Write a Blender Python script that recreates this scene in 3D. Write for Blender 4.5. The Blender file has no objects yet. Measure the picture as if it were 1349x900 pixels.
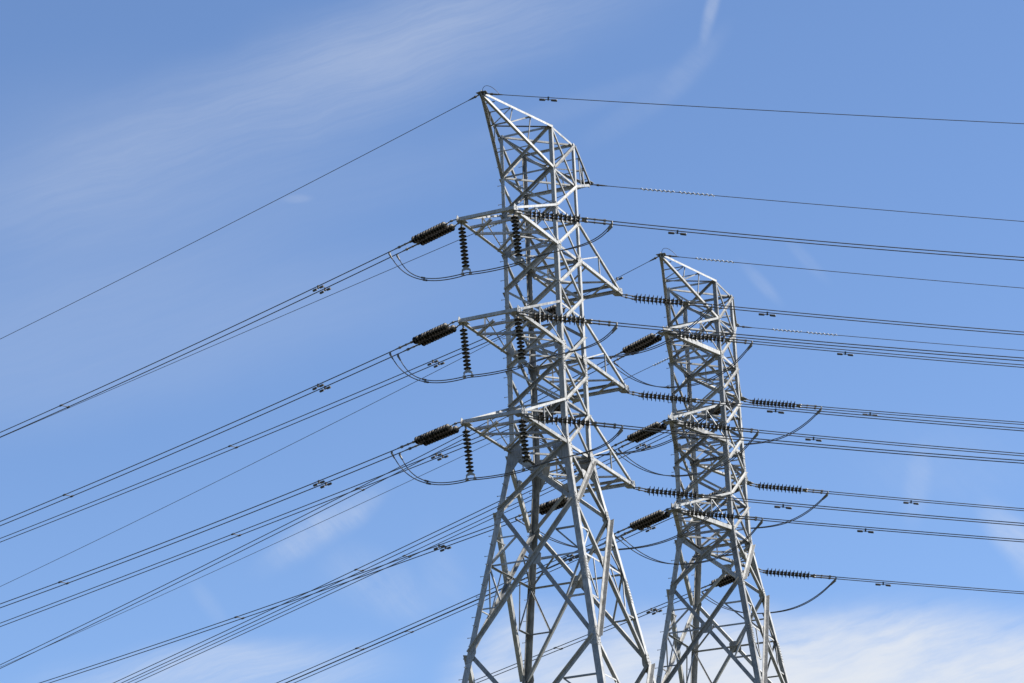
import bpy, bmesh, math, random
from mathutils import Vector, Matrix
random.seed(7)
scn = bpy.context.scene
COL = scn.collection
EYE = 1.7                      # eye height of the photographer above the field

# ---------------------------------------------------------------- materials
def new_mat(name):
    m = bpy.data.materials.new(name); m.use_nodes = True
    nt = m.node_tree
    b = nt.nodes['Principled BSDF']
    return m, nt, b

def steel_mat(name, dark, light, rough=0.5, metal=0.25, scale=3.0):
    m, nt, b = new_mat(name)
    N, L = nt.nodes, nt.links
    tc = N.new('ShaderNodeTexCoord')
    n1 = N.new('ShaderNodeTexNoise'); n1.inputs['Scale'].default_value = scale; n1.inputs['Detail'].default_value = 6
    n1.inputs['Roughness'].default_value = 0.62
    L.new(tc.outputs['Object'], n1.inputs['Vector'])
    v = N.new('ShaderNodeTexVoronoi'); v.inputs['Scale'].default_value = 26
    L.new(tc.outputs['Object'], v.inputs['Vector'])
    oi = N.new('ShaderNodeObjectInfo')
    add = N.new('ShaderNodeMath'); add.operation = 'MULTIPLY_ADD'
    L.new(oi.outputs['Random'], add.inputs[0]); add.inputs[1].default_value = 0.55
    L.new(n1.outputs['Fac'], add.inputs[2])
    add2 = N.new('ShaderNodeMath'); add2.operation = 'MULTIPLY_ADD'
    L.new(v.outputs['Color'], add2.inputs[0]); add2.inputs[1].default_value = 0.14
    L.new(add.outputs[0], add2.inputs[2])
    cr = N.new('ShaderNodeValToRGB')
    cr.color_ramp.elements[0].position = 0.42; cr.color_ramp.elements[0].color = (*dark, 1)
    cr.color_ramp.elements[1].position = 1.0; cr.color_ramp.elements[1].color = (*light, 1)
    L.new(add2.outputs[0], cr.inputs['Fac'])
    # sparse dull lichen / rust spots with their own shape
    n2 = N.new('ShaderNodeTexNoise'); n2.inputs['Scale'].default_value = 1.3; n2.inputs['Detail'].default_value = 8
    n2.inputs['Roughness'].default_value = 0.75
    L.new(tc.outputs['Object'], n2.inputs['Vector'])
    r2 = N.new('ShaderNodeValToRGB'); r2.color_ramp.elements[0].position = 0.58; r2.color_ramp.elements[1].position = 0.68
    L.new(n2.outputs['Fac'], r2.inputs['Fac'])
    mx = N.new('ShaderNodeMixRGB'); mx.inputs['Color2'].default_value = (0.115, 0.107, 0.085, 1)
    mf = N.new('ShaderNodeMath'); mf.operation = 'MULTIPLY'; mf.inputs[1].default_value = 0.55
    L.new(r2.outputs['Color'], mf.inputs[0]); L.new(mf.outputs[0], mx.inputs['Fac'])
    L.new(cr.outputs['Color'], mx.inputs['Color1'])
    mp = N.new('ShaderNodeMapping'); mp.inputs['Scale'].default_value = (9, 9, .9); L.new(tc.outputs['Object'], mp.inputs['Vector'])
    n3 = N.new('ShaderNodeTexNoise'); n3.inputs['Scale'].default_value = 2.2; n3.inputs['Detail'].default_value = 5; L.new(mp.outputs[0], n3.inputs['Vector'])
    r3 = N.new('ShaderNodeMapRange'); r3.inputs['From Min'].default_value = .32; r3.inputs['From Max'].default_value = .60; r3.inputs['To Min'].default_value = .68; r3.inputs['To Max'].default_value = 1.0
    L.new(n3.outputs['Fac'], r3.inputs['Value'])
    m3 = N.new('ShaderNodeMixRGB'); m3.blend_type = 'MULTIPLY'; m3.inputs['Fac'].default_value = 1
    L.new(mx.outputs['Color'], m3.inputs['Color1']); L.new(r3.outputs[0], m3.inputs['Color2'])
    L.new(m3.outputs['Color'], b.inputs['Base Color'])
    b.inputs['Metallic'].default_value = metal
    rr = N.new('ShaderNodeMapRange'); rr.inputs['To Min'].default_value = rough - .1; rr.inputs['To Max'].default_value = rough + .15
    L.new(n1.outputs['Fac'], rr.inputs['Value']); L.new(rr.outputs[0], b.inputs['Roughness'])
    return m

def plain_mat(name, col, rough=0.5, metal=0.0, var=0.25, scale=8.0):
    m, nt, b = new_mat(name)
    N, L = nt.nodes, nt.links
    tc = N.new('ShaderNodeTexCoord')
    n1 = N.new('ShaderNodeTexNoise'); n1.inputs['Scale'].default_value = scale; n1.inputs['Detail'].default_value = 4
    L.new(tc.outputs['Object'], n1.inputs['Vector'])
    cr = N.new('ShaderNodeValToRGB')
    cr.color_ramp.elements[0].position = .3; cr.color_ramp.elements[1].position = .7
    cr.color_ramp.elements[0].color = (*[c * (1 - var) for c in col], 1)
    cr.color_ramp.elements[1].color = (*[min(1, c * (1 + var)) for c in col], 1)
    L.new(n1.outputs['Fac'], cr.inputs['Fac']); L.new(cr.outputs['Color'], b.inputs['Base Color'])
    b.inputs['Roughness'].default_value = rough; b.inputs['Metallic'].default_value = metal
    return m

STEEL = steel_mat('galvanized_steel', (0.135, 0.135, 0.132), (0.355, 0.352, 0.34))
PLATE = steel_mat('galvanized_plate', (0.185, 0.185, 0.18), (0.295, 0.293, 0.282), rough=0.52)
BOLT = plain_mat('bolt_steel', (0.30, 0.29, 0.27), .5, .4)
PORC = plain_mat('brown_porcelain', (0.0055, 0.0038, 0.003), .5, 0, .45, 5)
PORC.node_tree.nodes['Principled BSDF'].inputs['Specular IOR Level'].default_value = .16
CAP = plain_mat('insulator_cap', (0.13, 0.112, 0.085), .65, .1, .3, 20)
FIT = plain_mat('fitting_steel', (0.13, 0.125, 0.115), .5, .4, .3, 10)
WIRE = plain_mat('weathered_aluminium_wire', (0.065, 0.065, 0.068), .5, .35, .2, 3)
DAMP = plain_mat('damper_iron', (0.06, 0.058, 0.056), .55, .3, .3, 12)
PVC = plain_mat('white_plastic_spiral', (0.48, 0.48, 0.47), .5, 0, .05, 4)

# ---------------------------------------------------------------- object helpers
def link(o, parent=None):
    COL.objects.link(o)
    if parent is not None: o.parent = parent
    return o

def empty(name, loc=(0, 0, 0), rz=0.0, parent=None):
    o = bpy.data.objects.new(name, None); o.empty_display_size = .5
    o.location = loc; o.rotation_euler = (0, 0, rz)
    return link(o, parent)

def tag(o, label, cat, group=None):
    o['label'] = label; o['category'] = cat
    if group: o['group'] = group
    return o

def build(name, bm, mats, parent=None, smooth=False):
    bmesh.ops.recalc_face_normals(bm, faces=bm.faces[:])
    me = bpy.data.meshes.new(name); bm.to_mesh(me); bm.free()
    for m in (mats if isinstance(mats, (list, tuple)) else [mats]): me.materials.append(m)
    if smooth:
        for p in me.polygons: p.use_smooth = True
    return link(bpy.data.objects.new(name, me), parent)

def prism(bm, A, B, mi=0):
    """solid between two matching rings of points"""
    va = [bm.verts.new(p) for p in A]; vb = [bm.verts.new(p) for p in B]
    n = len(A); fs = []
    for i in range(n):
        j = (i + 1) % n
        fs.append(bm.faces.new((va[i], va[j], vb[j], vb[i])))
    fs.append(bm.faces.new(va[::-1])); fs.append(bm.faces.new(vb))
    for f in fs: f.material_index = mi

def lbar(bm, p1, p2, n, w, t=None, off=0.0, sb=1, sn=1):
    """steel angle from p1 to p2; one flange lies in the plane whose normal is n"""
    p1, p2, n = Vector(p1), Vector(p2), Vector(n)
    t = t or max(.010, w * .11)
    d = (p2 - p1).normalized()
    n = (n - d * n.dot(d)).normalized(); b = d.cross(n)
    sec = [(-w/2, 0), (w/2, 0), (w/2, w), (w/2 - t, w), (w/2 - t, t), (-w/2, t)]
    def ring(p): return [p + b * (x * sb) + n * (off + y * sn) for x, y in sec]
    prism(bm, ring(p1), ring(p2))

def tube(bm, pts, r, n=8, mi=0, cap=True):
    pts = [Vector(p) for p in pts]
    rings = []; ref = Vector((0.13, 0.21, 1))
    for i, p in enumerate(pts):
        d = (pts[min(i + 1, len(pts) - 1)] - pts[max(i - 1, 0)]).normalized()
        if abs(d.dot(ref.normalized())) > .97: ref = Vector((1, .2, .1))
        a = d.cross(ref).normalized(); b = d.cross(a)
        rr = r[i] if isinstance(r, (list, tuple)) else r
        rings.append([bm.verts.new(p + a * rr * math.cos(2*math.pi*k/n) + b * rr * math.sin(2*math.pi*k/n)) for k in range(n)])
    for q, s in zip(rings, rings[1:]):
        for k in range(n):
            f = bm.faces.new((q[k], q[(k+1) % n], s[(k+1) % n], s[k])); f.material_index = mi
    if cap:
        f = bm.faces.new(rings[0][::-1]); f.material_index = mi
        f = bm.faces.new(rings[-1]); f.material_index = mi

def plate(bm, poly, n, t, off=0.0, mi=0):
    n = Vector(n).normalized()
    prism(bm, [Vector(p) + n * off for p in poly], [Vector(p) + n * (off + t) for p in poly], mi)

def bolts(bm, pts, n, off, r=.019, h=.022, mi=1):
    n = Vector(n).normalized()
    a = n.cross(Vector((0.3, 0.5, .81))).normalized(); b = n.cross(a)
    for p in pts:
        p = Vector(p)
        ring = [p + a * r * math.cos(k*math.pi/3) + b * r * math.sin(k*math.pi/3) for k in range(6)]
        prism(bm, [q + n * off for q in ring], [q + n * (off + h) for q in ring], mi)

def box(bm, c, sx, sy, sz, mi=0):
    c = Vector(c)
    A = [c + Vector((x*sx/2, y*sy/2, -sz/2)) for x, y in ((-1,-1),(1,-1),(1,1),(-1,1))]
    prism(bm, A, [p + Vector((0, 0, sz)) for p in A], mi)

# ---------------------------------------------------------------- tower geometry (from measured levels, metres)
SGN = {'A': (-1, -1), 'C': (1, -1), 'D': (1, 1), 'B': (-1, 1)}
FACES = [('A', 'C'), ('C', 'D'), ('D', 'B'), ('B', 'A')]      # front, right, rear, left

def interp(pts, z):
    for (z0, h0), (z1, h1) in zip(pts, pts[1:]):
        if z1 <= z <= z0: return h0 + (h1 - h0) * (z - z0) / (z1 - z0)
    return pts[-1][1] if z < pts[-1][0] else pts[0][1]

class Tower:
    def __init__(s, X, Y, Ztop, th, prof, levels, leg_w, rings):
        s.X, s.Y, s.H, s.th, s.prof, s.lv, s.leg_w, s.rings = X, Y, Ztop + EYE, th, prof, levels, leg_w, rings
    def half(s, z): return interp(s.prof, z)
    def node(s, c, z):
        h = s.half(z); return Vector((SGN[c][0]*h, SGN[c][1]*h, z + s.H))
    def world(s, p):
        u, v, z = p
        c, q = math.cos(s.th), math.sin(s.th)
        return Vector((s.X + u*c + v*q, s.Y - u*q + v*c, z))

P1 = [(0.5, 1.044), (0, 1.044), (-12.037, 1.1045), (-14.283, 1.4985), (-19.446, 2.401)]
P1.append((-46.39, 2.401 + (46.39 - 19.446) * .1755))
P2 = [(0.5, 1.075), (0, 1.075), (-10.443, 1.150), (-12.64, 1.4955), (-17.25, 2.220)]
P2.append((-45.68, 2.220 + (45.68 - 17.25) * .157))
T1 = Tower(1.2242, 102.576, 44.695, .4192, P1,
    [.063, -1.555, -3.025, -4.519, -5.983, -7.457, -8.964, -10.433, -12.037],
    [(.1, .125), (-4.5, .145), (-7.0, .175), (-12, .20), (-20, .225), (-50, .26)],
    [-12.037, -14.283, -19.446, -26.2, -35.2, -46.39])
T2 = Tower(7.8079, 117.287, 43.984, .3783, P2,
    [.096, -1.529, -3.062, -4.528, -6.016, -7.50, -8.98, -10.443],
    [(.1, .135), (-4.5, .165), (-7.0, .185), (-12, .21), (-20, .225), (-50, .26)],
    [-10.443, -12.64, -17.25, -24.0, -33.2, -45.68])
ARMS1 = [(-3.025, -4.519, 3.722), (-6.75, -8.339, 3.813), (-10.433, -12.037, 3.827)]   # upper level, lower level, reach
ARMS2 = [(-1.529, -3.062, 3.576), (-5.22, -6.769, 3.560), (-8.98, -10.443, 3.767)]

def outward(T, a, b, z0, z1):
    pa, pb, qa, qb = T.node(a, z0), T.node(b, z0), T.node(a, z1), T.node(b, z1)
    return ((pb - pa).cross((qa + qb) / 2 - (pa + pb) / 2)).normalized() * -1

def face_pt(T, a, b, z, f, inset=0.0):
    """point on the face a-b at height z, fraction f from a to b"""
    p, q = T.node(a, z), T.node(b, z); e = (q - p).normalized()
    return p.lerp(q, f) + e * inset * (1 if f < .5 else -1)

def make_legs(T, root, arm_levels, bend):
    for c in 'ACDB':
        sx, sy = SGN[c]
        bm = bmesh.new()
        zs = [T.lv[0] + .06, T.lv[3], -7.0, bend, T.rings[2], T.rings[3], -T.H + .0]
        for z0, z1 in zip(zs, zs[1:]):
            w = interp(T.leg_w, (z0 + z1) / 2); t = .017
            sec = [(0, 0), (w, 0), (w, t), (t, t), (t, w), (0, w)]
            def ring(z):
                p = T.node(c, z); return [p + Vector((-sx*x, -sy*y, 0)) for x, y in sec]
            prism(bm, ring(z0), ring(z1))
        # splice plates with bolts where leg sections are joined
        for z in ([-8.9, T.rings[1] - 2.6] if T is T1 else [-7.6, T.rings[1] - 2.3]):
            for ax in (0, 1):
                n = Vector((sx, 0, 0)) if ax == 0 else Vector((0, sy, 0))
                e = Vector((0, -sy, 0)) if ax == 0 else Vector((-sx, 0, 0))
                w = interp(T.leg_w, z) * .8
                lo, hi = T.node(c, z - .42) + e*.02, T.node(c, z + .42) + e*.02
                plate(bm, [lo, lo + e*w, hi + e*w, hi], n, .012, .002)
                bolts(bm, [lo.lerp(hi, k/8) + e*w*f for k in range(1, 8) for f in (.3, .75)], n, .013, .016, .02)
        leg = build('leg', bm, [STEEL, BOLT], root)
        # gusset plates where the arms and the splayed legs meet the body
        def gusset(poly2, z, a, b, off=.001, nb=3):
            g = bmesh.new()
            z0 = z + max(y for x, y in poly2); z1 = z + min(y for x, y in poly2)
            n = outward(T, a, b, z0, z1)
            e = (T.node(b, z) - T.node(a, z)).normalized()
            if a != c: e = -e
            pts = []
            for x, y in poly2:
                pts.append(T.node(c, z + y) + e * x)
            # keep the plate flat: project on the plane through its first point
            p0 = pts[0]; pts = [p - n * (p - p0).dot(n) for p in pts]
            plate(g, pts, n, .011, off)
            cen = sum(pts, Vector()) / len(pts)
            bolts(g, [cen.lerp(p, f) for p in pts for f in (.45, .8)][:nb*4], n, off + .011, .018, .02)
            build('gusset_plate', g, [PLATE, BOLT], leg)
        for a, b in FACES:
            if c not in (a, b): continue
            k = (1.0 if (a, b) in (('A', 'C'), ('D', 'B')) else .52) * (1 if T is T1 else .55)
            gusset([(.005, .30), (.30*k, .26), (.56*k, .0), (.54*k, -.30), (.20*k, -.92 if T is T1 else -.55), (.005, -1.0 if T is T1 else -.6)], bend, a, b)
            for zu, zl, k in arm_levels[:2]:
                gusset([(.005, .16), (.27, .16), (.34, .02), (.27, -.20), (.005, -.20)], zl, a, b)
            gusset([(.005, .13), (.22, .13), (.22, -.15), (.005, -.15)], arm_levels[0][0], a, b)
            gusset([(.005, .30), (.22, .24), (.28, .0), (.22, -.24), (.005, -.30)], T.rings[1], a, b)
            gusset([(.005, .36), (.26, .3), (.32, .0), (.26, -.3), (.005, -.36)], T.rings[2], a, b)
        if c in 'AB':          # climbing pegs, alternating between the two flanges
            z = -.35; k = 0
            sb = bmesh.new()
            tube(sb, [(0, 0, 0), (-.155, 0, 0)], .011, 6); tube(sb, [(-.150, 0, 0), (-.170, 0, 0)], .02, 6); tube(sb, [(-.0, 0, 0), (-.022, 0, 0)], .022, 6)
            first = None
            while z > -23.5:
                p = T.node(c, z) + (Vector((-.001, -sy*.07, 0)) if k % 2 == 0 else Vector((.07, sy*.001, 0)))
                if first is None: o = first = build('step_bolt', sb, BOLT, leg)
                else: o = first.copy(); link(o, leg)
                o.location = p
                if k % 2: o.rotation_euler = (0, 0, math.pi/2 if sy < 0 else -math.pi/2)
                z -= .37; k += 1

def face_x(T, root, z0, z1, a, b, w_out, w_in, flip, ins):
    n = outward(T, a, b, z0, z1)
    f0, f1 = (0, 1) if not flip else (1, 0)
    bm = bmesh.new()
    lbar(bm, face_pt(T, a, b, z1, f0, ins), face_pt(T, a, b, z0, f1, ins), n, w_out, off=.0135, sb=-1 if (a, b) in (('A', 'C'), ('D', 'B')) else 1, sn=1)
    build('diagonal_brace', bm, STEEL, root)
    bm = bmesh.new()
    lbar(bm, face_pt(T, a, b, z0, f0, ins), face_pt(T, a, b, z1, f1, ins), n, w_in, off=-.0185, sb=1, sn=-1)
    build('diagonal_brace', bm, STEEL, root)

def horiz(T, root, z, a, b, w, ins=.03, sn=-1, off=-.045):
    n = outward(T, a, b, z + .4, z - .4)
    bm = bmesh.new(); lbar(bm, face_pt(T, a, b, z, 0, ins), face_pt(T, a, b, z, 1, ins), n, w, off=off, sb=-1, sn=sn)
    build('horizontal_brace', bm, STEEL, root)

def plan_diag(T, root, z, a, b, w):
    p, q = T.node(a, z), T.node(b, z); e = (q - p).normalized()
    bm = bmesh.new(); lbar(bm, p + e*.16, q - e*.16, (0, 0, 1), w, off=-.03)
    build('plan_brace', bm, STEEL, root)

def body(T, root, arms, first):
    lv = T.lv
    for i, (z0, z1) in enumerate(zip(lv, lv[1:])):
        deep = z0 < -4
        for a, b in FACES:
            side = (a, b) in (('C', 'D'), ('B', 'A'))
            wo = (.08 if side else .092) + ((.006 if side else .022) if deep else 0)
            wi = (.058 if side else .062) + (.018 if deep else 0)
            face_x(T, root, z0, z1, a, b, wo, wi, False, .05)
    levels = [(lv[0], .085), (lv[1], .07)] + [(z, w) for zu, zl, k in arms for z, w in ((zu, .07), (zl, .11))]
    done = []
    for z, w in levels:
        if any(abs(z - q) < .05 for q in done): continue
        done.append(z)
        for a, b in FACES: horiz(T, root, z, a, b, w)
        plan_diag(T, root, z, 'A', 'D', .065)
        if w > .1: plan_diag(T, root, z - .09, 'C', 'B', .065)
    # splayed lower body
    R = T.rings
    for i, (z0, z1) in enumerate(zip(R, R[1:])):
        wo = (.15, .165, .17, .18, .19)[i]
        h0, h1 = T.half(z0), T.half(z1)
        fx = h0 / (h0 + h1); zx = z0 + (z1 - z0) * fx
        for a, b in FACES:
            side = (a, b) in (('C', 'D'), ('B', 'A'))
            face_x(T, root, z0 if i else z0 - .12, z1 if i < 4 else z1 + .4, a, b, wo * (.82 if not side else .95), wo * (.92 if not side else .75), False, .07)
            n = outward(T, a, b, z0, z1)
            # crossing plate
            X = face_pt(T, a, b, zx, .5)
            e = (T.node(b, zx) - T.node(a, zx)).normalized(); up = n.cross(e)
            if up.z < 0: up = -up
            s = .19 if i == 0 else .22
            g = bmesh.new()
            plate(g, [X + e*x*s + up*y*s for x, y in ((-1.1, -.7), (-.7, -1.05), (.7, -1.05), (1.1, -.7), (1.1, .7), (.7, 1.05), (-.7, 1.05), (-1.1, .7))], n, .010, -.0165)
            bolts(g, [X + e*x*s*.8 + up*y*s*.8 for x in (-.8, .8) for y in (-.5, .5)], n, -.006, .018, .012)
            build('gusset_plate', g, [PLATE, BOLT], root)
            def red(p, q, w=.058, k=0):
                bm = bmesh.new(); lbar(bm, p, q, n, w, off=-.05 - .012*k, sb=-1, sn=-1)
                build('redundant_brace', bm, STEEL, root)
            if i == 0:
                continue
            horiz(T, root, zx, a, b, .07, ins=.05, off=-.085)
            zu = (z0 + zx) / 2; zl = (zx + z1) / 2
            for f, c in ((0, a), (1, b)):
                opp = 1 - f
                A0, A1 = face_pt(T, a, b, z0, f), face_pt(T, a, b, z1, f)
                Mu, Ml = A0.lerp(X, .5), A1.lerp(X, .5)
                Lu = face_pt(T, a, b, Mu.z - T.H, f, .08); Lx = face_pt(T, a, b, zx, f, .08); Ll = face_pt(T, a, b, Ml.z - T.H, f, .08)
                red(Lu, Mu); red(Mu, Lx, k=1); red(Lx, Ml, k=1); red(Ll, Ml)
                H0 = face_pt(T, a, b, zx, .5 + (f - .5) * .42)
                if i == 1 and (a, b) in (('C', 'D'), ('B', 'A')): red(H0, Ml, .05, 2)

def part(name, root, mat=STEEL, mats=None):
    """little context: returns (bm, finish)"""
    bm = bmesh.new()
    return bm, (lambda: build(name, bm, mats or mat, root))

def box_arm(T, root, zu, zl, k, s):
    """rectangular crossarm with a double end beam; s=-1 towards the viewer, +1 away"""
    h, hu, H = T.half(zl), T.half(zu), T.H
    def Q(u, r, dz=0.0, hh=None):         # u: across (-1..1), r: metres outwards from the body face
        return Vector(((-s) * u * (hh or h), s * ((hh or h) + r), zl + H + dz))
    up = Vector((0, 0, 1)); outv = Vector((0, s, 0))
    bm, fin = part('crossarm', root)
    for u in (-1, 1):                      # lower chords, flange upright on the outside
        n = Vector((-s * u, 0, 0))
        lbar(bm, Q(u, -.12), Q(u, k + .02), n, .12, t=.014, off=.016, sb=-1 if (Q(u,1)-Q(u,0)).cross(n).z > 0 else 1, sn=-1)
    arm = fin()
    for d, dz, w in ((k - .03, .045, .115), (k - .80, -.015, .09)):
        bm, fin = part('end_beam', arm)
        lbar(bm, Q(-1.02, d, dz), Q(1.02, d, dz), outv, w, t=.014, off=0, sb=1 if s < 0 else -1, sn=-1); fin()
    for u in (-1, 1):
        n = Vector((-s * u, 0, 0))
        tip, top = Q(u, k - .12, .07), Q(u, -.05, zu - zl, hu)
        bm, fin = part('upper_chord', arm); lbar(bm, top, tip, n, .085, off=.018, sb=1, sn=-1); fin()
        mid, low = tip.lerp(top, .5), Q(u, (k - .12) * .5 - .0, .04)
        bm, fin = part('hanger', arm); lbar(bm, mid - Vector((0, 0, .03)), low, n, .045, off=-.006, sn=-1); fin()
        bm, fin = part('lattice_brace', arm); lbar(bm, mid, Q(u, .06, .10), n, .045, off=-.018, sb=-1, sn=-1); fin()
        # tip plate
        bm, fin = part('tip_plate', arm, mats=[PLATE, BOLT])
        c = Q(u, k)
        plate(bm, [c + outv*a + up*b for a, b in ((-.36, -.06), (.05, -.10), (.10, .0), (.03, .17), (-.20, .12))], n, .012, .034)
        plate(bm, [c + outv*a + n*(-b) for a, b in ((-.26, -.05), (.12, -.05), (.14, .12), (.04, .26), (-.26, .26))], (0, 0, -1), .014, .07)
        bolts(bm, [c + outv*a + up*b for a, b in ((-.25, 0), (-.12, .03), (0, .03), (-.1, .09))], n, .046)
        fin()
    for (ua, ra, ub, rb, w, dz) in ((-1, k - 1.42, 1, k - 2.5, .08, -.075), (-1, .42, 1, k - 1.0, .08, -.09), (-1, k - 1.40, .05, k - .35, .085, -.105),
                                (1, .42, -.05, k - 2.0, .06, -.105), (-1, -.1, 1, .55, .06, -.12)):
        bm, fin = part('lattice_brace', arm); lbar(bm, Q(ua, ra, dz), Q(ub, rb, dz), (0, 0, 1), w, off=0, sn=1); fin()

def point_arm(T, root, zu, zl, k, s):
    """triangular crossarm meeting at one tip"""
    h, hu, H = T.half(zl), T.half(zu), T.H
    tip = Vector((0, s * (h + k), zl + H)); up = Vector((0, 0, 1)); outv = Vector((0, s, 0))
    bm, fin = part('crossarm', root)
    low = {}; top = {}
    for u in (-1, 1):
        low[u] = Vector((u*h, s*(h - .12), zl + H)); top[u] = Vector((u*hu, s*(hu - .05), zu + H))
        n = Vector((u, 0, 0))
        lbar(bm, low[u], tip + Vector((u*.06, 0, -.01)), n, .165, t=.014, off=.016, sb=-1 if (outv.cross(n)).z > 0 else 1, sn=-1)
    arm = fin()
    tt = tip + Vector((0, -s*.12, .10))
    for u in (-1, 1):
        n = Vector((u, 0, 0)); th = tt + Vector((u*.06, 0, 0))
        bm, fin = part('upper_chord', arm); lbar(bm, top[u], th, n, .085, off=.018, sn=-1); fin()
        for f0, f1 in ((.36, .36), (.66, .66)):
            a, b = low[u].lerp(tip, f0), top[u].lerp(th, f1)
            bm, fin = part('hanger', arm); lbar(bm, a, b, n, .045, off=-.006, sn=-1); fin()
        bm, fin = part('lattice_brace', arm); lbar(bm, top[u].lerp(th, .36), low[u].lerp(tip, .03) + up*.08, n, .05, off=-.018, sb=-1, sn=-1); fin()
        bm, fin = part('lattice_brace', arm); lbar(bm, top[u].lerp(th, .66), low[u].lerp(tip, .36), n, .05, off=-.018, sb=-1, sn=-1); fin()
    for j, (ua, fa, ub, fb, w) in enumerate(((-1, .36, 1, .36, .06), (-1, .66, 1, .66, .06), (-1, .04, 1, .36, .06), (1, .36, -1, .66, .055), (1, .80, -1, .80, .05))):
        bm, fin = part('lattice_brace', arm)
        dz = -.075 - .013 * j
        lbar(bm, low[ua].lerp(tip, fa) + up*dz, low[ub].lerp(tip, fb) + up*dz, (0, 0, 1), w, sn=1); fin()
    for fa in (.36, .66):
        bm, fin = part('lattice_brace', arm)
        a, b = top[-1].lerp(tt, fa), top[1].lerp(tt, fa)
        lbar(bm, a, b, (0, 0, 1), .045, off=-.05); fin()
    bm, fin = part('tip_plate', arm, mats=[PLATE, BOLT])
    for off in (-.075, .065):
        plate(bm, [tip + outv*a + up*b for a, b in ((-.45, -.07), (.05, -.13), (.13, .0), (.06, .20), (-.24, .17))], (1, 0, 0), .012, off)
    plate(bm, [tip + outv*a + Vector((b, 0, 0)) for a, b in ((-.3, -.24), (.1, -.32), (.16, 0), (.1, .32), (-.3, .24))], (0, 0, -1), .014, .085)
    bolts(bm, [tip + outv*a + up*b for a, b in ((-.3, 0), (-.15, .04), (0, .04), (-.12, .1))], (1, 0, 0), .077)
    fin()

def peak_arm(T, root, k, rise, s, zdn):
    """pointed bracket that carries an earth wire"""
    h0, h1, H = T.half(0), T.half(zdn), T.H
    tip = Vector((0, s * (h0 + k), rise + H)); up = Vector((0, 0, 1)); z0 = T.lv[0]
    bm, fin = part('earth_wire_arm', root)
    top, low = {}, {}
    for u in (-1, 1):
        top[u] = Vector((u*h0, s*h0, z0 + H)); low[u] = Vector((u*h1, s*h1, zdn + H))
        n = Vector((u, 0, 0))
        lbar(bm, top[u], tip + Vector((u*.05, 0, .02)), up, .085, off=.002, sb=u * s, sn=-1)
    arm = fin()
    for u in (-1, 1):
        n = Vector((u, 0, 0)); tp = tip + Vector((u*.05, 0, -.05))
        bm, fin = part('lower_chord', arm); lbar(bm, low[u], tp, n, .10, off=.003, sb=s, sn=-1); fin()
        for f in (.30, .56):
            bm, fin = part('lattice_brace', arm); lbar(bm, low[u].lerp(tp, f + .06), top[u].lerp(tip, f), n, .045, off=-.012, sn=-1); fin()
        bm, fin = part('lattice_brace', arm); lbar(bm, low[u].lerp(tp, .62), top[u].lerp(tip, .30), n, .045, off=-.02, sb=-1, sn=-1); fin()
    for j, (ua, fa, ub, fb) in enumerate(((-1, .30, 1, .30), (-1, .60, 1, .60), (1, .02, -1, .30), (-1, .34, 1, .6), (-1, .82, 1, .82))):
        bm, fin = part('lattice_brace', arm)
        lbar(bm, top[ua].lerp(tip, fa), top[ub].lerp(tip, fb), up, .042, off=-.02 - .012*j, sn=-1); fin()
    for f in (.30, .62):
        bm, fin = part('lattice_brace', arm)
        lbar(bm, low[-1].lerp(tip, f), low[1].lerp(tip, f), (0, -s, 0), .042, off=-.02); fin()
    bm, fin = part('tip_plate', arm, mats=[PLATE, BOLT])
    plate(bm, [tip + Vector((0, s*a, b)) for a, b in ((-.22, -.16), (.06, -.13), (.12, .02), (.05, .12), (-.2, .06))], (1, 0, 0), .014, -.007)
    plate(bm, [tip + Vector((b, s*a, 0)) for a, b in ((-.2, -.16), (.08, -.2), (.12, 0), (.08, .2), (-.2, .16))], (0, 0, 1), .012, .03)
    bolts(bm, [tip + Vector((0, s*a, b)) for a, b in ((-.12, -.08), (-.02, -.05), (0, .04))], (1, 0, 0), .007)
    fin()

def make_tower(T, name, label, arms, kind, kp, rise):
    root = empty(name, (T.X, T.Y, 0), -T.th)
    tag(root, label, 'pylon', 'lattice steel transmission towers')
    make_legs(T, root, arms, arms[-1][1])
    body(T, root, arms, 0)
    for zu, zl, k in arms:
        for s in (-1, 1): (box_arm if kind == 'box' else point_arm)(T, root, zu, zl, k, s)
    for s in (-1, 1): peak_arm(T, root, kp, rise, s, T.lv[1])
    # concrete footings
    for c in 'ACDB':
        bm = bmesh.new(); p = T.node(c, -T.H); sx, sy = SGN[c]
        p = p + Vector((-sx*.12, -sy*.12, 0))
        tube(bm, [p + Vector((0, 0, -.4)), p + Vector((0, 0, .35)), p + Vector((0, 0, .42))], [.5, .5, .4], 20)
        build('footing', bm, CONC, root)
    return root

CONC = plain_mat('footing_concrete', (.33, .32, .30), .85, 0, .2, 2)
make_tower(T1, 'transmission_tower', 'larger grey lattice steel tower in front, with square-ended crossarms and hanging insulators', ARMS1, 'box', 3.722, .099)
make_tower(T2, 'transmission_tower', 'smaller grey lattice steel tower standing behind at right, with pointed crossarms', ARMS2, 'point', 3.576, .151)

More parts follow.
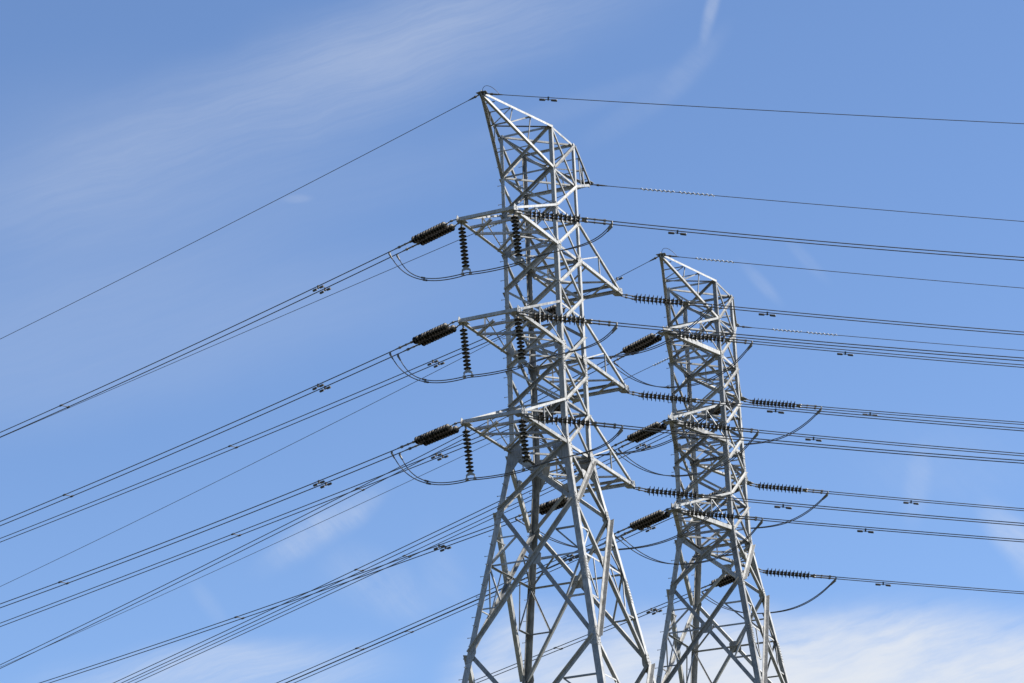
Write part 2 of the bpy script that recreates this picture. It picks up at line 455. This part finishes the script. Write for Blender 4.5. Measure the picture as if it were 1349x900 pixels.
# ---------------------------------------------------------------- wires and strings
AZ = {'1L': 130.5, '2L': 128.6, '1R': 0.5, '2R': 0.0}
FITW = {"1LtA1": (.00733, 4.69e-4), "1LtA2": (-.00053, 5.18e-4), "1LtA3": (.00114, 5.70e-4), "1LtB1": (.00921, 3.33e-4), "1LtB2": (.00716, 2.0e-4), "1LtB3": (.00451, 3.82e-4),
 "1LP0": (.0116, 3.08e-4), "1LQ0": (.0415, -2.1e-5), "2Lt1": (-.0494, 2.5e-4), "2Lt2": (-.0465, 1.81e-4), "2Lt3": (-.0465, 2.54e-4), "2LT1": (-.0444, 1.6e-4), "2LT2": (-.0444, 1.6e-4),
 "2LT3": (-.0398, 8e-5), "2LP0": (-.0287, 2.51e-4), "2LQ0": (-.0292, 2.03e-4), "1RtC1": (-0.1613, 0.00126), "1RtC2": (-0.1516, 0.000939), "1RtC3": (-0.1581, 0.0013), "1RtD1": (-0.1533, 0.00102),
 "1RtD2": (-0.1496, 0.00093), "1RtD3": (-0.1463, 0.000849), "1RP0": (-.1102, 4.59e-4), "1RQ0": (-.1393, 3.79e-4), "2Rt1": (-0.1515, 0.000847), "2Rt2": (-0.1493, 0.000775), "2Rt3": (-0.1394, 0.000649),
 "2RT1": (-0.1379, 0.000856), "2RT2": (-0.1443, 0.000649), "2RT3": (-0.133, 0.00058), "2RP0": (-0.15, 0.00059), "2RQ0": (-0.1412, 0.0006)}
SEPS = {'L': .178, 'R': .142}      # half spacing of the twin wires, left-hand and right-hand spans
DROP = .06
EXTRA = {'1R': .10, '2R': .08, '1L': 0.0, '2L': 0.0}      # the right-hand strings hang a little lower

def tip_world(T, key):
    c, i = key[:-1], int(key[-1])
    if c == 'P': return T.world((0, -(T.half(0) + (3.722 if T is T1 else 3.576)), T.H + (.099 if T is T1 else .151)))
    if c == 'Q': return T.world((0, (T.half(0) + (3.722 if T is T1 else 3.576)), T.H + (.099 if T is T1 else .151)))
    zu, zl, k = (ARMS1 if T is T1 else ARMS2)[i - 1]; h = T.half(zl)
    if T is T1:
        sx, sy = SGN[c[1]]; return T.world((sx*h, sy*(h + k), T.H + zl - DROP))
    return T.world((0, (-1 if c == 't' else 1) * (h + k), T.H + zl - DROP))

class Span:
    def __init__(s, t, side, key):
        s.side = side; s.T = T1 if t == 1 else T2; s.P = tip_world(s.T, key) - Vector((0, 0, EXTRA[f'{t}{side}'] if key[0] in 'tT' else 0))
        a = math.radians(AZ[f'{t}{side}']); s.d = Vector((math.cos(a), math.sin(a), 0)); s.lat = Vector((-s.d.y, s.d.x, 0))
        s.s, s.c = FITW[f'{t}{side}{key}']
    def at(s, x, lat=0.0, dz=0.0):
        return s.P + s.d * x + s.lat * lat + Vector((0, 0, s.s*x + s.c*x*x + dz))

LEVEL = {1: 'top', 2: 'middle', 3: 'bottom'}
TW = {1: 'the larger front tower', 2: 'the smaller rear tower'}
DIR = {'L': 'left', 'R': 'right'}
def armname(key): return 'far' if key[:-1] in ('tB', 'tD', 'T') else 'near'

# --- strain string, built once along +X then copied
def lathe(bm, prof, n=18, mi=None):
    rings = []
    for x, r in prof:
        rings.append([bm.verts.new((x, r*math.cos(2*math.pi*k/n), r*math.sin(2*math.pi*k/n))) for k in range(n)])
    for i, (a, b) in enumerate(zip(rings, rings[1:])):
        for k in range(n):
            f = bm.faces.new((a[k], a[(k+1) % n], b[(k+1) % n], b[k])); f.material_index = mi[i] if mi else 0
    bm.faces.new(rings[0][::-1]); bm.faces.new(rings[-1])

def disc_mesh():
    bm = bmesh.new()
    lathe(bm, [(-.004, .016), (-.002, .046), (.045, .050), (.062, .056), (.066, .058), (.072, .088), (.082, .125), (.092, .137), (.104, .138), (.106, .128), (.094, .112), (.098, .098), (.092, .09), (.100, .076), (.094, .066),
               (.102, .05), (.104, .024), (.150, .014)], 20, [1, 1, 1, 1, 0, 0, 0, 0, 0, 0, 0, 0, 0, 0, 0, 1, 1])
    bmesh.ops.recalc_face_normals(bm, faces=bm.faces[:])
    me = bpy.data.meshes.new('insulator_disc'); bm.to_mesh(me); bm.free()
    me.materials.append(PORC); me.materials.append(CAP)
    for p in me.polygons: p.use_smooth = True
    return me
DISC = disc_mesh()

def simple_mesh(name, bm, mats, smooth=False):
    bmesh.ops.recalc_face_normals(bm, faces=bm.faces[:])
    me = bpy.data.meshes.new(name); bm.to_mesh(me); bm.free()
    for m in mats: me.materials.append(m)
    if smooth:
        for p in me.polygons: p.use_smooth = True
    return me

ND, PITCH, X0 = 12, .154, .50
def strain_parts(SEP):
    out = []
    for sg in (-1, 1):
        y = sg * SEP
        bm = bmesh.new()
        tube(bm, [(-.02, y*.45, .05), (.12, y*.8, .045), (.28, y, .03), (X0 + .01, y, 0)], .022, 8)
        tube(bm, [(.16, y*.85, .042), (.24, y*.96, .034)], .042, 8); tube(bm, [(X0 - .10, y, .01), (X0 - .02, y, 0)], .036, 8)
        out.append(('link', simple_mesh('link', bm, [FIT]), (0, 0, 0)))
        for k in range(ND): out.append(('disc', DISC, (X0 + k*PITCH, y, 0)))
        bm = bmesh.new(); xe = X0 + ND*PITCH
        tube(bm, [(xe - .03, y, 0), (xe + .16, y, 0)], .02, 8)
        tube(bm, [(xe + .12, y, 0), (xe + .2, y, 0), (xe + .24, y, 0), (xe + .75, y, .002), (xe + .8, y, .002), (xe + 1.06, y, .003)], [.045, .045, .028, .03, .026, .024], 10)
        tube(bm, [(xe + .78, y, .002), (xe + .86, y, .002)], .05, 8)
        tube(bm, [(xe + .45, y, .002), (xe + .50, y, .002)], .043, 8)
        out.append(('dead_end_clamp', simple_mesh('dead_end_clamp', bm, [FIT]), (0, 0, 0)))
    bm = bmesh.new(); xe = X0 + ND*PITCH
    plate(bm, [(xe + .02, -SEP - .05, 0), (xe + .14, -SEP - .05, 0), (xe + .18, -.05, 0), (xe + .18, .05, 0), (xe + .14, SEP + .05, 0), (xe + .02, SEP + .05, 0)], (0, 0, 1), .02, -.01)
    out.append(('yoke_plate', simple_mesh('yoke_plate', bm, [FIT]), (0, 0, 0)))
    return out
STRAIN = {k: strain_parts(v) for k, v in SEPS.items()}
XEND = X0 + ND*PITCH + 1.0

def orient(o, p, q):
    d = (q - p).normalized(); y = Vector((0, 0, 1)).cross(d).normalized(); z = d.cross(y)
    m = Matrix((d, y, z)).transposed().to_4x4(); m.translation = p; o.matrix_world = m

def make_strain(span, label):
    r = empty('strain_insulator'); orient(r, span.P, span.at(XEND))
    tag(r, label, 'insulator', 'twin strain insulator strings')
    for nm, me, loc in STRAIN[span.side]:
        o = bpy.data.objects.new(nm, me); o.location = loc; link(o, r)
    return r

# --- twin line with dampers and spacers
def damper_mesh():
    bm = bmesh.new()
    box(bm, (0, 0, -.035), .06, .06, .13)
    tube(bm, [(-.27, 0, -.088), (-.1, 0, -.078), (.1, 0, -.078), (.27, 0, -.088)], .013, 6)
    for sg in (-1, 1):
        tube(bm, [(sg*.10, 0, -.09), (sg*.12, 0, -.094), (sg*.30, 0, -.096), (sg*.32, 0, -.096)], [.027, .044, .046, .032], 10)
    return simple_mesh('vibration_damper', bm, [DAMP])
DAMPER = damper_mesh()
def wire_pts(span, x0, x1, lat, dz=0.0):
    n = 70; pts = []
    for i in range(n + 1):
        f = i / n; x = x0 + (x1 - x0) * (f ** 1.25)
        pts.append(span.at(x, lat, dz) - span.P)
    return pts
R_WIRE = .0185
def frame_at(o, span, x, lat):
    p = span.at(x, lat); q = span.at(x + .1, lat)
    d = (q - p).normalized(); y = Vector((0, 0, 1)).cross(d).normalized(); z = d.cross(y)
    m = Matrix((d, y, z)).transposed().to_4x4(); m.translation = p - span.P; o.matrix_local = m

def make_line(span, label, dampers, spacers, length):
    SEP = SEPS[span.side]
    root = empty('power_line', span.P); tag(root, label, 'power line', 'twin conductor power lines')
    for sg in (-1, 1):
        bm = bmesh.new(); tube(bm, wire_pts(span, XEND - .05, length, sg*SEP), R_WIRE, 8)
        build('conductor_wire', bm, WIRE, root, True)
    for k, x in enumerate(dampers):
        for sg in ((-1, 1) if 'running left' in label else (1,)):
            o = bpy.data.objects.new('vibration_damper', DAMPER); link(o, root); frame_at(o, span, x + (.0 if sg < 0 else -.05), sg*SEP)
    for x in spacers:
        bm = bmesh.new()
        a, b = span.at(x, -SEP) - span.P, span.at(x, SEP) - span.P
        tube(bm, [a, b], .016, 6)
        for c in (a, b): tube(bm, [c - span.d*.09, c + span.d*.09], .038, 8)
        build('spacer', bm, DAMP, root)
    return root

DAMPX = {'1L': {k: [8.1] for k in ('tA1', 'tA2', 'tA3', 'tB1', 'tB2', 'tB3')}, '2L': {k: [6.4] for k in ('t1', 't2', 't3', 'T1', 'T2', 'T3')},
 '1R': {'tC1': [5.7], 'tC2': [5.6], 'tC3': [5.7], 'tD1': [5.5], 'tD2': [5.5], 'tD3': [5.5]},
 '2R': {'t1': [7.1], 't2': [5.6], 't3': [7.4], 'T1': [5.5], 'T2': [6.9], 'T3': [5.4]}}
SPACX = {'1L': {'tA1': [25.9], 'tA2': [25.4], 'tA3': [25.6], 'tB1': [22.1, 46], 'tB2': [22, 46], 'tB3': [21.8, 46]},
 '2L': {'t1': [21], 't2': [21.2], 't3': [21.1], 'T1': [24], 'T2': [24], 'T3': [13]}, '1R': {}, '2R': {}}
SPANS = {}
for t, keys in ((1, {'L': ['tA1', 'tA2', 'tA3', 'tB1', 'tB2', 'tB3'], 'R': ['tC1', 'tC2', 'tC3', 'tD1', 'tD2', 'tD3']}),
                (2, {'L': ['t1', 't2', 't3', 'T1', 'T2', 'T3'], 'R': ['t1', 't2', 't3', 'T1', 'T2', 'T3']})):
    for side in 'LR':
        for key in keys[side]:
            sp = Span(t, side, key); SPANS[t, side, key] = sp
            lv = LEVEL[int(key[-1])]; ar = armname(key)
            make_strain(sp, f'dark twin disc insulator string pulling {DIR[side]} from {lv} {ar} arm of {TW[t]}')
            make_line(sp, f'twin power line running {DIR[side]} from {lv} {ar} arm of {TW[t]}', DAMPX[f'{t}{side}'][key], SPACX[f'{t}{side}'].get(key, []), 125 if side == 'L' else 95)

# --- hanging strings that hold the near jumpers of the larger tower
def hanging(key, lv, cornername):
    zu, zl, k = ARMS1[lv - 1]; h = T1.half(zl); sx, sy = SGN[key]
    p = T1.world((sx*(h - .05), sy*(h + k - .10), T1.H + zl - .07))
    root = empty('jumper_insulator', p)
    tag(root, f'hanging single disc insulator string under {cornername} corner of {LEVEL[lv]} near crossarm on larger tower', 'insulator', 'hanging jumper insulator strings')
    lean = Vector((math.cos(T1.th), -math.sin(T1.th), 0)) * .07 + Vector((0, 0, -1)); lean.normalize()
    m = Matrix((lean, Vector((0, 1, 0)).cross(lean).cross(lean).normalized() * -1, Vector((0, 1, 0)).cross(lean).normalized())).transposed().to_4x4()
    m.translation = p; root.matrix_world = m
    bm = bmesh.new(); tube(bm, [(0, 0, 0), (.17, 0, 0)], .02, 8); tube(bm, [(.05, 0, 0), (.12, 0, 0)], .036, 8)
    build('link', bm, FIT, root)
    for i in range(11):
        o = bpy.data.objects.new('disc', DISC); o.location = (.16 + i*.142, 0, 0); link(o, root)
    xe = .16 + 11*.142
    bm = bmesh.new()
    plate(bm, [(xe - .03, 0, -.03), (xe + .09, 0, -.16), (xe + .14, 0, -.16), (xe + .10, 0, 0), (xe + .14, 0, .16), (xe + .09, 0, .16), (xe - .03, 0, .03)], (0, 1, 0), .02, -.01)
    build('yoke_plate', bm, PLATE, root)
    for sg in (-1, 1):
        bm = bmesh.new(); tube(bm, [(xe + .11, 0, sg*.135), (xe + .22, 0, sg*.135)], .024, 8)
        box(bm, (xe + .24, 0, sg*.135), .07, .09, .11)
        build('suspension_clamp', bm, PLATE, root)
    return p + lean * (xe + .25)
SUS = {(key, lv): hanging(key, lv, 'left' if key == 'A' else 'right') for lv in (1, 2, 3) for key in 'AC'}

# --- jumpers
def bez(a, b, c, d, n):
    return [a*(1-t)**3 + b*3*t*(1-t)**2 + c*3*t*t*(1-t) + d*t**3 for t in [i/n for i in range(n + 1)]]
def make_jumper(t, kl, kr, sag, label, sus=None, xl=3.4, xr=3.38):
    L, Rr = SPANS[t, 'L', kl], SPANS[t, 'R', kr]
    o0 = L.P
    root = empty('jumper_cable', o0); tag(root, label, 'jumper cable', 'drooping jumper cables')
    for j, sg in enumerate((-1, 1)):
        # left-hand wire of one span joins the matching wire of the other
        a = L.at(xl, sg*SEPS['L'], -.05); b = Rr.at(xr, -sg*SEPS['R'], -.05)
        if sus is None:
            pts = []
            n = 48
            for i in range(n + 1):
                f = i / n; g = abs(2*f - 1); w = 1 - g ** 2.4
                pts.append(a.lerp(b, f) + Vector((0, 0, -(sag + .05*j) * w)))
        else:
            s1 = SUS[sus[0]] + L.lat*sg*.0 + Vector((0, sg*.10, 0)); s2 = SUS[sus[1]] + Vector((0, sg*.10, 0))
            e = (s2 - s1)
            la = (s1 - a).length; lb = (b - s2).length
            pts = bez(a, a + (s1 - a)*.12 + Vector((0, 0, -.60 - .07*j)), s1 - e.normalized()*la*.44 + Vector((0, 0, -.15 - .05*j)), s1, 24)
            pts += bez(s1, s1 + e*.33 + Vector((0, 0, -.07)), s2 - e*.33 + Vector((0, 0, -.07)), s2, 10)[1:]
            pts += bez(s2, s2 + (b - s2)*.4 + Vector((0, 0, .05)), b + (s2 - b)*.22 + Vector((0, 0, -.75)), b, 20)[1:]
        bm = bmesh.new(); tube(bm, [p - o0 for p in pts], R_WIRE, 8); build('cable', bm, WIRE, root, True)
        for p, q in ((pts[0], pts[1]), (pts[-1], pts[-2])):     # flag terminals on the dead-end clamps
            bm = bmesh.new(); d = (q - p).normalized()
            tube(bm, [p - o0 + Vector((0, 0, .06)), p - o0 - Vector((0, 0, .03)), p - o0 + d*.28], [.035, .042, .028], 8)
            build('terminal', bm, FIT, root)
        m = len(pts) // (2 if sus is None else 4)
        for i in ((m - 6, m - 5) if sus is None else (m + 1, m + 2))[j:j+1]:
            bm = bmesh.new(); tube(bm, [pts[i] - o0, pts[i + 1] - o0], .036, 8); build('spacer', bm, DAMP, root)
for i in (1, 2, 3):
    make_jumper(1, f'tA{i}', f'tC{i}', 0, f'twin jumper cable held by hanging insulators under {LEVEL[i]} near arm of {TW[1]}', ((('A', i)), (('C', i))), 3.75)
    make_jumper(1, f'tB{i}', f'tD{i}', 1.5, f'twin jumper cable sagging freely below {LEVEL[i]} far arm of {TW[1]}')
    make_jumper(2, f't{i}', f't{i}', 1.4, f'twin jumper cable sagging freely below {LEVEL[i]} near arm of {TW[2]}')
    make_jumper(2, f'T{i}', f'T{i}', 1.15, f'twin jumper cable sagging freely below {LEVEL[i]} far arm of {TW[2]}')

# --- earth wires
def helix(span, x0, x1, r, pitch):
    n = int((x1 - x0) / pitch * 8); pts = []
    for i in range(n + 1):
        x = x0 + (x1 - x0)*i/n; a = 2*math.pi*(x - x0)/pitch
        pts.append(span.at(x, r*math.cos(a), r*math.sin(a)) - span.P)
    return pts
SPIRAL = {(1, 'R', 'Q0'): [(1.95, 3.25), (3.4, 4.75)], (1, 'L', 'Q0'): [(4.6, 6.0)], (2, 'R', 'P0'): [(1.35, 2.9)], (2, 'R', 'Q0'): [(1.55, 2.8), (3.0, 4.3)], (2, 'L', 'Q0'): [(4.0, 5.4)], (1, 'L', 'P0'): [], (2, 'L', 'P0'): [], (1, 'R', 'P0'): []}
for t in (1, 2):
    for key in ('P0', 'Q0'):
        for side in 'LR':
            sp = Span(t, side, key)
            root = empty('earth_wire', sp.P)
            tag(root, f'thin single earth wire running {DIR[side]} from the {"near" if key == "P0" else "far"} peak bracket of {TW[t]}', 'earth wire', 'earth wires along the tower tops')
            bm = bmesh.new(); tube(bm, wire_pts(sp, .55, 140 if side == 'L' else 100, 0), .0125 if side == 'L' else .0135, 6); build('conductor_wire', bm, WIRE, root, True)
            bm = bmesh.new()
            tube(bm, [Vector((0, 0, 0)), sp.at(.15) - sp.P], .03, 8); tube(bm, [sp.at(.12) - sp.P, sp.at(.5) - sp.P, sp.at(.75) - sp.P], [.02, .032, .016], 8)
            tube(bm, [sp.at(.3) - sp.P, sp.at(.4) - sp.P], .045, 8)
            build('dead_end_clamp', bm, DAMP, root)
            if (t, side, key) in ((1, 'R', 'P0'), (2, 'L', 'P0')):
                o = bpy.data.objects.new('vibration_damper', DAMPER); link(o, root); frame_at(o, sp, 2.35 if t == 1 else 2.75, 0)
            for x0, x1 in SPIRAL[t, side, key]:
                bm = bmesh.new(); tube(bm, helix(sp, x0, x1, .036, .17), .0165, 5); build('spiral_damper', bm, PVC, root, True)
            if key == 'P0' and side == 'R':      # small bonding loop over the peak
                bm = bmesh.new()
                o = sp.P
                pts = bez(Vector((.02, 0, .04)), Vector((.02, 0, .42)), Vector((.34, 0, .36)), sp.at(.62) - o + Vector((0, 0, .02)), 14)
                tube(bm, pts, .010, 6); build('bonding_loop', bm, WIRE, root, True)

# ---------------------------------------------------------------- ground
def ground():
    m, nt, b = new_mat('dry_grass_field'); N, L = nt.nodes, nt.links
    tc = N.new('ShaderNodeTexCoord')
    n1 = N.new('ShaderNodeTexNoise'); n1.inputs['Scale'].default_value = .08; n1.inputs['Detail'].default_value = 9
    n2 = N.new('ShaderNodeTexNoise'); n2.inputs['Scale'].default_value = 2.5; n2.inputs['Detail'].default_value = 8
    for n in (n1, n2): L.new(tc.outputs['Object'], n.inputs['Vector'])
    mx = N.new('ShaderNodeMixRGB'); mx.blend_type = 'OVERLAY'; mx.inputs['Fac'].default_value = .8
    cr = N.new('ShaderNodeValToRGB')
    cr.color_ramp.elements[0].position = .35; cr.color_ramp.elements[0].color = (.028, .034, .013, 1)
    cr.color_ramp.elements[1].position = .65; cr.color_ramp.elements[1].color = (.06, .055, .03, 1)
    L.new(n1.outputs['Fac'], cr.inputs['Fac']); L.new(cr.outputs['Color'], mx.inputs['Color1']); L.new(n2.outputs['Fac'], mx.inputs['Color2'])
    L.new(mx.outputs['Color'], b.inputs['Base Color']); b.inputs['Roughness'].default_value = .95
    bm = bmesh.new()
    rs = [0, 60, 150, 400, 1200, 4000, 9000]; n = 64; prev = [bm.verts.new((0, 0, 0))]
    for r in rs[1:]:
        ring = [bm.verts.new((r*math.cos(2*math.pi*k/n), r*math.sin(2*math.pi*k/n), 0)) for k in range(n)]
        for k in range(n):
            if len(prev) == 1: bm.faces.new((prev[0], ring[k], ring[(k+1) % n]))
            else: bm.faces.new((prev[k], ring[k], ring[(k+1) % n], prev[(k+1) % n]))
        prev = ring
    o = build('ground', bm, m); o['kind'] = 'structure'
    if o.data.polygons[0].normal.z < 0: o.data.flip_normals()
ground()

# ---------------------------------------------------------------- sky, clouds, sun
SUN_EL, SUN_AZ = 44.0, 88.0          # azimuth clockwise from +Y (view direction): the sun stands to the right
w = bpy.data.worlds.new('World'); scn.world = w; w.use_nodes = True
nt = w.node_tree; N, L = nt.nodes, nt.links
bg = N['Background']
sky = N.new('ShaderNodeTexSky'); sky.sky_type = 'NISHITA'; sky.sun_disc = False
sky.sun_elevation = math.radians(SUN_EL); sky.sun_rotation = math.radians(SUN_AZ)
sky.altitude = 1200; sky.air_density = 1.0; sky.dust_density = 0.0; sky.ozone_density = 4.0
SKY_STRENGTH = 0.06
bg.inputs['Strength'].default_value = SKY_STRENGTH
CL = [  # centre (azimuth tangent, elevation tangent), radii, tilt, density, streakiness: thin cirrus and a low bank
(-.0908, .4517, .120, .0270, 21, .20, .6), (-.0159, .4847, .0898, .0260, 15, .18, .65), (-.1395, .3665, .1306, .0280, 10, .13, .35), (-.1047, .4081, .1142, .019, 16, .09, .4),
(-.170, .4300, .0700, .0400, 20, .07, .2),
(.127, .2325, .0840, .0252, -4, 1.0, .78), (.140, .2275, .0950, .0150, -3, .90, .6), (.1020, .2470, .0420, .0110, 4, .62, .85), (.053, .2360, .0480, .0240, 0, .90, .65),
(-.0005, .2415, .0260, .020, 24, .80, .75), (-.108, .242, .0571, .0130, 4, .50, .85), (-.0674, .2956, .0240, .0066, 36, .38, .75), (-.0484, .2733, .0218, .0109, -30, .20, .9), (-.1066, .2704, .0109, .0033, -55, .10, .6),
(.0776, .487, .0026, .0150, -16, .27, .5), (.0690, .4640, .0200, .0050, 48, .10, .6), (.0500, .4480, .0280, .0055, 32, .06, .6), (.0295, .4509, .0462, .0050, 18, .05, .4), (.0883, .3789, .0105, .0026, -52, .15, .6),
(.1049, .3868, .0113, .0026, -52, .08, .6), (.137, .302, .0048, .015, -12, .13, .6), (.168, .279, .0065, .0169, 28, .42, .6), (-.0743, .4178, .0055, .0018, 0, .13, .6),
(-.025, .2777, .0082, .0163, 20, .10, .8), (.1487, .3097, .0326, .0163, 0, .07, .8)]
def math_(op, a, b=None, clamp=False):
    n = N.new('ShaderNodeMath'); n.operation = op; n.use_clamp = clamp
    for i, v in enumerate((a, b)):
        if v is None: continue
        if isinstance(v, (int, float)): n.inputs[i].default_value = v
        else: L.new(v, n.inputs[i])
    return n.outputs[0]
tc = N.new('ShaderNodeTexCoord'); sx = N.new('ShaderNodeSeparateXYZ'); L.new(tc.outputs['Generated'], sx.inputs[0])
ay = math_('MAXIMUM', math_('ABSOLUTE', sx.outputs['Y']), .05)
cb = N.new('ShaderNodeCombineXYZ'); L.new(math_('DIVIDE', sx.outputs['X'], ay), cb.inputs[0]); L.new(math_('DIVIDE', sx.outputs['Z'], ay), cb.inputs[1])
# gently warped coordinates so that nothing has a clean outline
wn = N.new('ShaderNodeTexNoise'); wn.inputs['Scale'].default_value = 24; wn.inputs['Detail'].default_value = 8; L.new(cb.outputs[0], wn.inputs['Vector'])
ws = N.new('ShaderNodeVectorMath'); ws.operation = 'SUBTRACT'; L.new(wn.outputs['Color'], ws.inputs[0]); ws.inputs[1].default_value = (.5, .5, .5)
wm = N.new('ShaderNodeVectorMath'); wm.operation = 'SCALE'; L.new(ws.outputs[0], wm.inputs[0]); wm.inputs['Scale'].default_value = .013
wa = N.new('ShaderNodeVectorMath'); wa.operation = 'ADD'; L.new(cb.outputs[0], wa.inputs[0]); L.new(wm.outputs[0], wa.inputs[1])
COORD = wa.outputs[0]
def streak(angle, sx_, sy_, seed, det=7, rough=.6):
    mp = N.new('ShaderNodeMapping'); mp.vector_type = 'TEXTURE'
    mp.inputs['Rotation'].default_value = (0, 0, math.radians(angle)); mp.inputs['Scale'].default_value = (1/sx_, 1/sy_, 1); mp.inputs['Location'].default_value = (seed, seed*.7, 0)
    L.new(COORD, mp.inputs['Vector'])
    n = N.new('ShaderNodeTexNoise'); n.inputs['Scale'].default_value = 1; n.inputs['Detail'].default_value = det; n.inputs['Roughness'].default_value = rough
    L.new(mp.outputs[0], n.inputs['Vector'])
    r = N.new('ShaderNodeMapRange'); r.inputs['From Min'].default_value = .34; r.inputs['From Max'].default_value = .68; L.new(n.outputs['Fac'], r.inputs['Value'])
    return r.outputs[0]
def two(a, b, k): return math_('ADD', math_('MULTIPLY', a, 1 - k), math_('MULTIPLY', b, k))
S_long = two(streak(20, 9, 42, .31), streak(17, 16, 240, .77, 9, .74), .6)
S_bank = two(streak(13, 22, 95, 1.7), streak(15, 36, 230, 1.2, 9, .66), .36)
S_puff = two(streak(34, 30, 80, 2.9), streak(-48, 60, 240, 2.2, 9, .72), .55)
total = None
for (cx, cy, rx, ry, ang, amp, k) in CL:
    mp = N.new('ShaderNodeMapping'); mp.vector_type = 'TEXTURE'
    mp.inputs['Location'].default_value = (cx, cy, 0); mp.inputs['Rotation'].default_value = (0, 0, math.radians(ang)); mp.inputs['Scale'].default_value = (rx, ry, 1)
    L.new(COORD if min(rx, ry) > .006 else cb.outputs[0], mp.inputs['Vector'])
    ln = N.new('ShaderNodeVectorMath'); ln.operation = 'LENGTH'; L.new(mp.outputs[0], ln.inputs[0])
    mr = N.new('ShaderNodeMapRange'); mr.interpolation_type = 'SMOOTHERSTEP'
    mr.inputs['From Min'].default_value = 0.15 if amp < .5 else .45; mr.inputs['From Max'].default_value = 1.45; mr.inputs['To Min'].default_value = 1; mr.inputs['To Max'].default_value = 0
    L.new(ln.outputs['Value'], mr.inputs['Value'])
    st = S_bank if amp > .5 else (S_long if rx > .05 else S_puff)
    mod = math_('ADD', math_('MULTIPLY', st, k), 1 - k)
    v = math_('MULTIPLY', math_('MULTIPLY', mr.outputs[0], mod), amp)
    # 1-(1-a)(1-b)
    inv = math_('SUBTRACT', 1, v)
    total = inv if total is None else math_('MULTIPLY', total, inv)
mask = math_('SUBTRACT', 1, total, True)
mix = N.new('ShaderNodeMixRGB'); L.new(mask, mix.inputs['Fac']); 
tint = N.new('ShaderNodeMixRGB'); tint.blend_type = 'MULTIPLY'; tint.inputs['Fac'].default_value = 1; tint.inputs['Color2'].default_value = (1.10, 1.105, 1.165, 1)
L.new(sky.outputs['Color'], tint.inputs['Color1']); L.new(tint.outputs['Color'], mix.inputs['Color1'])
CLOUD = (.298, .314, .340)
mix.inputs['Color2'].default_value = (*[c / SKY_STRENGTH for c in CLOUD], 1)
L.new(mix.outputs['Color'], bg.inputs['Color'])

sun = bpy.data.lights.new('sun', 'SUN'); sun.energy = 5.0; sun.angle = math.radians(.53); sun.color = (1, .955, .88)
so = link(bpy.data.objects.new('sun', sun))
el, az = math.radians(SUN_EL), math.radians(SUN_AZ)
sd = Vector((math.sin(az)*math.cos(el), math.cos(az)*math.cos(el), math.sin(el)))
so.rotation_euler = sd.to_track_quat('Z', 'Y').to_euler()
so.location = sd * 200

# ---------------------------------------------------------------- camera
cam = bpy.data.cameras.new('camera'); cam.sensor_width = 36; cam.lens = 4000.08 / 1349 * 36
cam.clip_start = .5; cam.clip_end = 20000
co = link(bpy.data.objects.new('camera', cam))
R_ = Vector((.99919236, .01362836, -.03780072)); U_ = Vector((.04018242, -.33888841, .93996809)); F_ = Vector((0, .94072786, .33916233))
m = Matrix((R_, U_, -F_)).transposed().to_4x4(); m.translation = (0, 0, EYE); co.matrix_world = m
scn.camera = co
scn.view_settings.view_transform = 'Standard'; scn.view_settings.look = 'None'
scn.view_settings.exposure = 1.38; scn.view_settings.gamma = 1; scn.view_settings.use_curve_mapping = False
